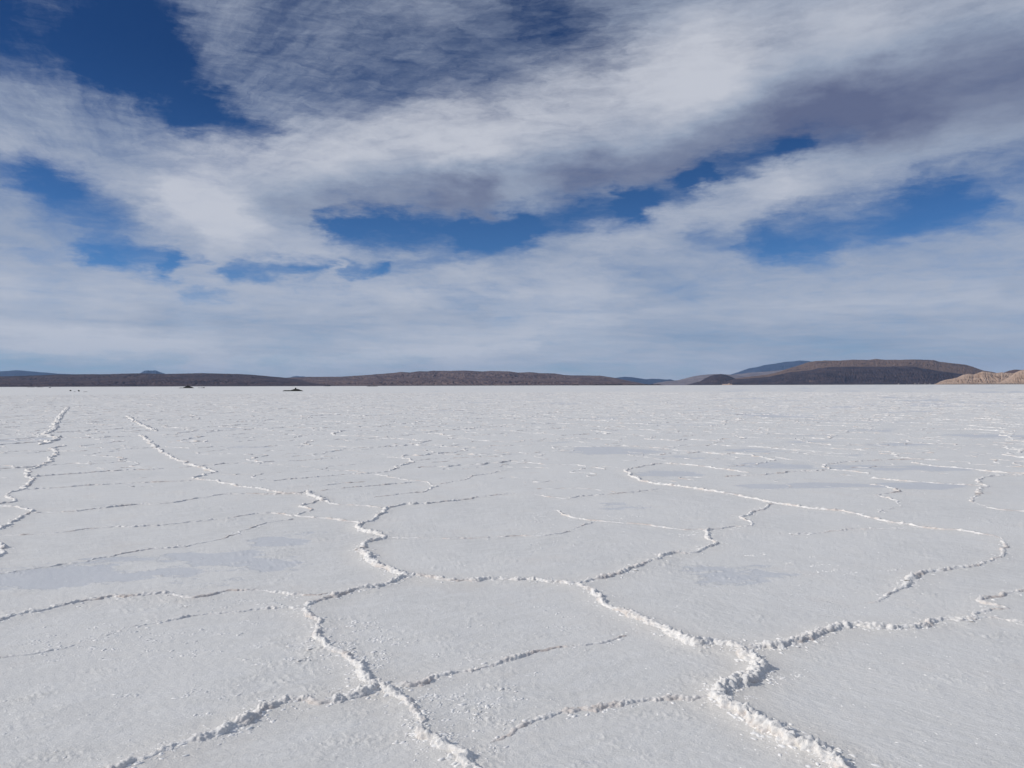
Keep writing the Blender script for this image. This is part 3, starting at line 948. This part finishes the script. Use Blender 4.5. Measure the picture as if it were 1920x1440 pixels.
# ------------------------------------------------------------------ hills
def hill(name, label, lines, mat, seed, nu=420, nseg=14, gully=0.10, crest_n=0.25, top_band=None, gu=60.0):
    """lines: from front to crest, each (distance km, [(px, py), ...]); lofted, then a back slope"""
    x0 = lines[-1][1][0][0]
    x1 = lines[-1][1][-1][0]
    pxs = np.linspace(x0, x1, nu)
    hor = 720.2 + 0.0026 * pxs
    az_ = np.arctan((pxs - 960) / F)
    rows_r, rows_t, rows_top, rows_w = [], [], [], []
    prev = None
    for li, (km, pts) in enumerate(lines):
        xs, ys = zip(*pts)
        py = np.interp(pxs, xs, ys)
        py = py + crest_n * fbm2(pxs / 14.0, pxs * 0 + seed, 4, seed) * (1 if li else 0)
        t_ = (hor - py) / F * np.cos(az_)
        cur = (np.full(nu, km * 1000.0) + (9 * km * fbm2(pxs / 70.0, pxs * 0 + seed + 3, 3, seed) if li < len(lines) - 1 else 0), t_)
        if prev is not None:
            for j in range(nseg):
                f = j / nseg
                rows_r.append(prev[0] * (1 - f) + cur[0] * f)
                h0 = prev[0] * prev[1]
                h1 = cur[0] * cur[1]
                ff = f ** 1.15
                rows_t.append(h0 * (1 - ff) + h1 * ff)
                rows_top.append(1.0 if (top_band is not None and li - 1 >= top_band) else 0.0)
                rows_w.append(math.sin(math.pi * f) if len(lines) > 2 else math.sin(math.pi * f) ** 0.8)
        prev = cur
    rows_r.append(prev[0]); rows_t.append(prev[0] * prev[1]); rows_top.append(rows_top[-1]); rows_w.append(0)
    for f in (0.3, 0.6, 0.85, 1.0):
        rows_r.append(prev[0] * (1 + 0.16 * f)); rows_t.append(prev[0] * prev[1] * (1 - f) - 2 * f)
        rows_top.append(rows_top[-1]); rows_w.append(0)
    Rr, H = np.array(rows_r), np.array(rows_t)
    tops = np.repeat(np.array(rows_top)[:, None], nu, 1)
    Wt = np.array(rows_w)[:, None]
    U = np.repeat(pxs[None, :], len(Rr), 0)
    V = np.cumsum(np.ones_like(Rr), 0)
    skew = U / gu * 3.2 + V * 0.16 + 0.8 * fbm2(U / 40.0, V * 0.3, 2, seed + 60)
    gl = (1 - np.abs(fbm2(skew, V * 0.22 + seed, 5, seed + 40, 0.6))) - 0.75
    loc = np.maximum(prev[0] * prev[1], 8)[None, :]
    H = H + gl * gully * 0.8 * loc * Wt
    H[0] = -3.0
    X = Rr * np.sin(az_)[None, :]
    Y = Rr * np.cos(az_)[None, :]
    co_ = np.stack([X, Y, H], -1).reshape(-1, 3)
    o = mesh_from(name, co_, grid_quads(len(Rr), nu)[:, ::-1], mat)
    tag(o, label, kind="structure")
    add_attr(o, "top", tops)
    return o


def base_line(x0, x1):
    return [(x0, horizon_y(x0) + 0.35), (x1, horizon_y(x1) + 0.35)]


M_dark = rock_material("dark_scree", (0.038, 0.030, 0.040), (0.078, 0.058, 0.062), (0.17, 0.115, 0.092), 0.0016)
M_mid = rock_material("brown_scree", (0.085, 0.058, 0.060), (0.185, 0.130, 0.115), (0.17, 0.13, 0.11), 0.0012)
M_left = rock_material("umber_scree", (0.046, 0.034, 0.042), (0.100, 0.070, 0.070), (0.13, 0.10, 0.09), 0.0013)
M_blue = rock_material("haze_tinted_rock", (0.034, 0.046, 0.082), (0.060, 0.070, 0.110), (0.2, 0.17, 0.17), 0.0008)  # bluer than bare rock: distance haze is painted into the colour
M_pale = rock_material("pale_rock", (0.17, 0.14, 0.15), (0.26, 0.22, 0.22), (0.3, 0.25, 0.22), 0.0012)
M_tan = rock_material("tan_badland", (0.34, 0.235, 0.175), (0.50, 0.37, 0.285), (0.5, 0.4, 0.3), 0.004)
M_shore = rock_material("shore_mud", (0.035, 0.030, 0.032), (0.07, 0.056, 0.052), (0.1, 0.08, 0.07), 0.01)
M_sand = rock_material("shore_sand", (0.22, 0.18, 0.155), (0.30, 0.245, 0.205), (0.3, 0.25, 0.2), 0.01)

hill("hill", "dark blue far mountain low above the left end of the brown range",
     [(34, base_line(-260, 320)), (40, [(-260,702),(-120,697),(-40,692),(0,691),(14,690.5),(30,689.2),(45,690.2),(62,692),(88,694),(110,696.2),(200,700),(320,708)])],
     M_blue, 1, nu=260)
hill("hill", "small blue flat-topped peak rising behind the left brown range",
     [(32, base_line(240, 330)), (37, [(240,704),(252,700.5),(262,696.5),(270,691.6),(276,690.8),(284,691.4),(292,691),(300,694),(308,696.6),(318,701),(330,705)])],
     M_blue, 2, nu=200, crest_n=0.1)
hill("hill", "tiny blue peak in the gap between the left and middle ranges",
     [(34, base_line(530, 590)), (40, [(530,709),(542,706.2),(550,703.6),(556,702.8),(563,703.6),(570,703.6),(576,705.6),(590,709)])],
     M_blue, 3, nu=120, crest_n=0.1)
hill("hill", "long dark brown range along the left shore",
     [(9.0, base_line(-300, 640)),
      (10.5, [(-300,714),(0,712),(60,713),(130,712),(200,708),(260,706),(320,704),(400,705),(460,708),(520,711),(580,716),(640,722)]),
      (13, [(-300,700),(-60,699),(0,700.5),(60,699.2),(110,697.4),(160,697.2),(200,697.4),(240,696.4),(270,696.0),(300,697.4),(330,697.2),(380,696.4),(420,697.6),(450,698.4),(480,700.4),(505,703),(530,705.2),(556,708.6),(580,712.4),(610,718),(640,722.4)])],
     M_left, 4, nu=520, nseg=26, gully=0.26, top_band=9, gu=90)
hill("hill", "broad low brown range in the middle of the shore",
     [(10.0, base_line(500, 1215)),
      (11.5, [(500,714),(600,713.5),(700,711),(800,710),(900,711),(1000,712),(1100,714.5),(1160,718),(1215,722)]),
      (14.5, [(500,708),(540,705.6),(580,704.4),(640,704.4),(680,702),(705,700.2),(740,697.6),(752,696),(768,697.2),(785,695),(800,695.4),(812,694.2),(840,694.6),(870,694),(905,696),(920,695),(955,696),(972,698.6),(992,697.6),(1012,699.6),(1040,700.4),(1058,703.4),(1072,704.2),(1090,704.4),(1125,705),(1150,708.8),(1175,714),(1200,719),(1215,722.6)])],
     M_mid, 5, nu=520, nseg=26, gully=0.24, gu=60)
hill("hill", "low deep blue hills right of the middle range",
     [(27, base_line(1120, 1310)), (32, [(1120,716),(1145,710.6),(1160,708.6),(1172,707.4),(1186,708.4),(1200,710.6),(1212,712.2),(1222,711.4),(1238,712),(1250,713.2),(1256,712.6),(1266,715),(1280,717),(1310,719)])],
     M_blue, 6, nu=240, crest_n=0.12)
hill("hill", "pale mauve hill behind the small brown cone",
     [(17, base_line(1225, 1400)), (21, [(1225,720),(1250,716),(1270,714.6),(1285,711),(1298,707.6),(1315,705),(1330,703.6),(1350,703.4),(1372,704.6),(1400,708)])],
     M_pale, 7, nu=220, crest_n=0.12)
hill("hill", "tall blue mountain with snow streaks behind the mesa",
     [(33, base_line(1330, 1580)), (39, [(1330,712),(1358,706.6),(1372,703.6),(1384,700),(1394,696.2),(1404,693),(1420,690.4),(1434,686.8),(1452,684.6),(1470,681.4),(1488,680),(1500,678.6),(1516,679.6),(1530,682),(1555,690),(1580,700)])],
     M_blue, 8, nu=260, crest_n=0.2, gully=0.16)
hill("hill", "pale lower slope at the foot of the blue mountain",
     [(20, base_line(1350, 1520)), (24, [(1350,712),(1366,706.4),(1384,703.4),(1400,701.4),(1420,700),(1436,699),(1460,697),(1490,694),(1520,690)])],
     M_pale, 9, nu=180, crest_n=0.25)
hill("hill", "small brown cone at the left foot of the mesa",
     [(12, base_line(1288, 1402)), (13.2, [(1288,723),(1300,720),(1312,717),(1322,711),(1332,706.6),(1340,704),(1352,703),(1360,704.2),(1370,708),(1380,712.4),(1390,716.5),(1402,722.6)])],
     M_dark, 10, nu=220, crest_n=0.2, gully=0.16)
hill("hill", "long dark mesa with a lighter brown top on the right",
     [(11.0, base_line(1345, 1905)),
      (12.6, [(1345,722.6),(1375,713.6),(1400,711.6),(1440,709),(1462,704.4),(1480,700),(1500,698.4),(1520,696.4),(1535,692.6),(1560,691.2),(1600,690.4),(1660,690.2),(1700,689.4),(1716,690.4),(1730,694),(1760,699),(1800,705),(1850,714),(1905,722)]),
      (14.6, [(1345,721),(1375,712.2),(1400,708.8),(1440,704.4),(1460,699.6),(1480,693),(1500,687),(1516,681.6),(1530,679.6),(1548,678.8),(1575,679),(1600,677.4),(1626,678.2),(1642,676.4),(1660,678),(1690,678.2),(1715,677.6),(1750,679),(1762,682.2),(1790,685.6),(1812,688),(1828,693.4),(1842,698.6),(1860,701.6),(1885,708),(1905,716)])],
     M_dark, 11, nu=640, nseg=24, gully=0.08, top_band=1, gu=30, crest_n=0.3)
hill("hill", "low dark knoll behind the tan badlands at the right edge",
     [(10, base_line(1860, 2200)), (10.8, [(1860,712),(1880,704),(1892,699.6),(1904,697.4),(1916,698.4),(1940,695),(2000,692),(2100,696),(2200,704)])],
     M_mid, 12, nu=160)
hill("hill", "tan eroded badland hills at the right foot of the mesa",
     [(7.0, base_line(1752, 1960)), (7.8, [(1752,724.4),(1762,719.4),(1774,715.4),(1786,714),(1796,711.4),(1806,706.6),(1816,705),(1826,706.4),(1836,702.6),(1842,700.8),(1854,701.6),(1864,703.8),(1876,702.6),(1890,703.6),(1900,704.4),(1930,704),(1960,706)])],
     M_tan, 13, nu=360, gully=0.28, gu=30, crest_n=0.5)
hill("hill", "tan eroded badland hill nearest to the right edge",
     [(6.2, base_line(1866, 2200)), (6.9, [(1866,724.6),(1876,720),(1886,714.4),(1896,709),(1904,703),(1912,699.6),(1920,697.6),(1950,694),(2020,692),(2100,697),(2200,706)])],
     M_tan, 14, nu=300, gully=0.28, gu=34, crest_n=0.5)


# ------------------------------------------------------------------ shore banks and things on the pan
def bank(name, label, px0, px1, top_px, dist, mat, seed, cat=None, kind="structure", base_drop=0.0):
    nu = max(20, int((px1 - px0) * 1.5))
    pxs = np.linspace(px0, px1, nu)
    az_ = np.arctan((pxs - 960) / F)
    hgt = top_px / F * dist * (0.65 + 0.9 * np.abs(fbm2(pxs / 5.0, pxs * 0 + seed, 3, seed)))
    ends = np.clip(np.minimum(pxs - px0, px1 - pxs) / max(1.0, (px1 - px0) * 0.12), 0, 1)
    hgt = hgt * ends
    prof = [(-1, -0.02), (-0.6, 0.55), (-0.2, 0.95), (0.2, 1.0), (0.6, 0.6), (1, -0.02)]
    depth = dist * 0.012
    rows = []
    for v, h in prof:
        r_ = dist + v * depth
        rows.append(np.stack([r_ * np.sin(az_), r_ * np.cos(az_), hgt * h - (0.3 if h < 0 else 0)], -1))
    co_ = np.array(rows).reshape(-1, 3)
    o = mesh_from(name, co_, grid_quads(len(prof), nu)[:, ::-1], mat)
    tag(o, label, cat, kind)
    return o


bank("shore", "thin dark muddy shoreline under the long left range", -300, 640, 1.0, 8500, M_shore, 31)
bank("shore", "thin dark muddy shoreline under the middle range", 600, 1300, 0.9, 8800, M_shore, 32)
bank("shore", "thin dark muddy shoreline under the mesa", 1280, 1780, 0.9, 8600, M_shore, 33)
bank("shore", "pale sandy strip in front of the tan badlands", 1752, 2200, 1.9, 5200, M_sand, 34)
bank("islet", "short dark low islet on the far shore below the middle range", 1071, 1086, 2.4, 6000, M_shore, 35)
bank("islet", "long dark low bank on the far shore below the blue hills", 1110, 1172, 2.4, 6000, M_shore, 36)
bank("islet", "broken brown low bank on the far shore right of the long dark bank", 1172, 1245, 2.0, 6300, M_shore, 37)
bank("islet", "low flat dark islet on the pan below the middle range", 687, 709, 0.9, 1950, M_shore, 38)
bank("islet", "thin mud streak on the pan under the left range", 50, 66, 0.5, 2500, M_shore, 39)
bank("islet", "second thin mud streak on the pan right of the first", 68, 82, 0.5, 2500, M_shore, 40)
bank("shore", "pale tan gravel fan at the foot of the small brown cone", 1353, 1374, 2.6, 7200, M_tan, 41)

# clumps at the foot of the mesa
clump_m = rock_material("dusty_clump", (0.17, 0.15, 0.14), (0.26, 0.23, 0.21), (0.2, 0.2, 0.2), 0.02)


def rock_shape(name, rx, ry, rz, seed, mat, parent=None, nu=22, nv=10, rough=0.3):
    """an irregular stone standing on z = 0"""
    u = np.linspace(0, 2 * math.pi, nu, endpoint=False)
    v = np.linspace(0, 1, nv)
    Uu, Vv = np.meshgrid(u, v, indexing='ij')
    rad = np.cos(Vv * math.pi / 2) ** 0.7
    z = np.sin(Vv * math.pi / 2) ** 0.9
    x, y = np.cos(Uu) * rad, np.sin(Uu) * rad
    nn = 1 + rough * vn3(x * 1.7 + seed, y * 1.7, z * 1.7, seed) + rough * 0.5 * vn3(x * 4 + seed, y * 4, z * 4, seed + 1)
    co_ = np.stack([x * rx * nn, y * ry * nn, z * rz * nn - 0.05 * rz], -1)
    co_ = np.vstack([co_.reshape(-1, 3)])
    i = np.arange(nu)[:, None] * nv + np.arange(nv - 1)[None, :]
    j = ((np.arange(nu) + 1) % nu)[:, None] * nv + np.arange(nv - 1)[None, :]
    q = np.stack([i, j, j + 1, i + 1], -1).reshape(-1, 4)
    return mesh_from(name, co_, q, mat, parent)


def place_px(px, dist):
    a = math.atan((px - 960) / F)
    return (dist * math.tan(a), dist)


M_mud = rock_material("black_mud", (0.016, 0.018, 0.017), (0.050, 0.052, 0.046), (0.1, 0.1, 0.1), 0.9)
M_mudlight = rock_material("dry_mud", (0.10, 0.105, 0.095), (0.20, 0.20, 0.185), (0.2, 0.2, 0.2), 0.9)


def spoil_mound(label, px, dist, half_w, h, peak_shift, seed, side=None, pale=False):
    """a heap of dug-out dark mud with a block on its crest and a low tongue beside it"""
    e_ = bpy.data.objects.new("mud_mound", None)
    COL.objects.link(e_)
    x, y = place_px(px, dist)
    e_.location = (x, y, 0)
    tag(e_, label, "mound")
    N, Mv = 60, 34
    xs = np.linspace(-1, 1, N)
    ys = np.linspace(-1, 1, Mv)
    Xx, Yy = np.meshgrid(xs, ys, indexing='ij')
    rx = np.where(Xx < peak_shift, (peak_shift - Xx) / (1 + peak_shift), (Xx - peak_shift) / (1 - peak_shift))
    d = np.sqrt(rx ** 2 + Yy ** 2)
    Z = np.clip(1 - d, -0.1, 1) ** 1.0
    Z = np.where(d > 1, -0.05, np.abs(1 - d) ** 0.8)
    Z = Z * (1 + 0.28 * fbm2(Xx * 3 + seed, Yy * 3, 4, seed)) * 0.82 + 0.05 * fbm2(Xx * 9, Yy * 9, 3, seed + 4) * (d < 1)
    o = mesh_from("heap", np.stack([Xx * half_w, Yy * half_w * 0.6, Z * h], -1).reshape(-1, 3),
                  grid_quads(N, Mv)[:, ::-1], M_mudlight if pale else M_mud, e_)
    b = rock_shape("block", half_w * 0.10, half_w * 0.12, h * 0.42, seed + 1, M_mud, e_)
    b.location = (peak_shift * half_w, -half_w * 0.05, h * 0.66)
    for q_ in range(9):
        rs = random.Random(seed * 31 + q_)
        c = rock_shape("clod", half_w * rs.uniform(0.05, 0.12), half_w * 0.08, h * rs.uniform(0.12, 0.24), seed + 5 + q_,
                       M_mudlight if q_ % 3 == 0 else M_mud, e_, 12, 6)
        tx = rs.uniform(-0.7, 0.8)
        ty = rs.uniform(-0.55, -0.1)
        dd_ = max(0, 1 - math.hypot(tx - peak_shift, ty))
        c.location = (tx * half_w, ty * half_w * 0.6, h * 0.62 * dd_ ** 0.8)
    if side:
        t_ = rock_shape("tongue", half_w * side[1], half_w * 0.3, h * side[2], seed + 3, M_mud, e_)
        t_.location = (half_w * side[0], 0, 0)
    return e_


spoil_mound("black mud mound on the salt with a block on top, nearest of the mounds", 556, 240, 2.15, 0.98, -0.12, 3, side=(-1.35, 0.55, 0.30))
spoil_mound("larger grey black mud mound farther off against the left range", 352.5, 660, 5.1, 2.4, 0.0, 8, side=(-1.1, 0.4, 0.2))
spoil_mound("tiny far mound dark on its right side, near the gap in the ranges", 617, 3600, 7.0, 7.0, 0.3, 15, side=(-1.8, 1.3, 0.35))


def stone(label, px, py_base, w_px, h_px, seed, mat=None, group=None):
    d = CAM_H * F / (py_base - horizon_y(px))
    x, y = place_px(px, d)
    o = rock_shape("mud_clod", w_px / F * d / 2, w_px / F * d / 2 * 0.8, h_px / F * d, seed, mat or M_mud, None, 16, 8)
    o.location = (x, y, 0)
    tag(o, label, "clod", None, group)
    return o


stone("small dark clod left of a matching dark clod on the salt at far left", 132, 729.0, 3.0, 2.0, 51)
stone("small dark clod right of a matching dark clod on the salt at far left", 147.8, 729.6, 3.4, 2.4, 52)
stone("flat grey smear of mud between the two dark clods", 140, 730.4, 4.6, 0.6, 53, M_mudlight)
stone("flat grey smear of mud right of the two dark clods", 160, 730.6, 7.0, 0.6, 54, M_mudlight)
stone("dark lump of mud in the salt close to the far left shore", 93.5, 722.7, 4.4, 1.0, 55)
stone("low dark lump farthest right in the short row beside the larger mound", 382, 724.5, 4.0, 1.3, 56)
stone("low pale grey lump in the middle of the row beside the larger mound", 377.5, 724.5, 4.4, 0.8, 57, M_mudlight)
stone("low grey lump at the left end of the row beside the larger mound", 373, 724.5, 2.8, 1.0, 58, M_mudlight)
stone("faint grey fleck of mud on open salt below the small blue peak", 270, 733.8, 2.0, 0.6, 59, M_mudlight)

heaps = [(1685, 2.6, 2.2, "pale heap standing apart farthest left at the foot of the mesa"),
         (1700, 2.4, 1.6, "small low pale heap between two larger ones at the foot of the mesa"),
         (1716, 4.0, 3.0, "tallest of the pale heaps at the foot of the mesa"),
         (1723, 3.2, 2.6, "pale heap touching the tallest one at the foot of the mesa"),
         (1735, 3.0, 2.6, "narrow pale heap in the middle of the row below the mesa"),
         (1744, 4.0, 2.2, "broad low pale heap right of the narrow one below the mesa"),
         (1753, 3.0, 1.8, "pale heap beside the tip of the tan badlands")]
for cx_, wp, hp, lb in heaps:
    d = 7600
    x, y = place_px(cx_, d)
    o = rock_shape("dust_heap", wp / F * d / 2, wp / F * d / 2, hp / F * d, int(cx_), clump_m, None, 14, 7)
    o.location = (x, y, 0)
    tag(o, lb, "heap", None, "pale heaps at the foot of the mesa")

# ------------------------------------------------------------------ air
HB = 47500.0
TOPZ = 1260.0
hco = [(-HB, -HB, -4), (HB, -HB, -4), (HB, HB, -4), (-HB, HB, -4), (-HB, -HB, TOPZ), (HB, -HB, TOPZ), (HB, HB, TOPZ), (-HB, HB, TOPZ)]
hq = [(0, 3, 2, 1), (4, 5, 6, 7), (0, 1, 5, 4), (1, 2, 6, 5), (2, 3, 7, 6), (3, 0, 4, 7)]
hm = bpy.data.materials.new("haze_air")
hm.use_nodes = True
hm.node_tree.nodes.clear()
HN = NT(hm.node_tree)
pv = HN.node('ShaderNodeVolumePrincipled')
pv.inputs['Color'].default_value = (0.36, 0.60, 1.0, 1)
pv.inputs['Density'].default_value = 1.25e-5
pv.inputs['Anisotropy'].default_value = 0.0
ho = HN.node('ShaderNodeOutputMaterial')
hm.node_tree.links.new(pv.outputs[0], ho.inputs['Volume'])
haze = mesh_from("haze", hco, hq, hm, None, smooth=False)
haze['kind'] = "stuff"
haze['label'] = "thin blue haze in the air over the salt pan"
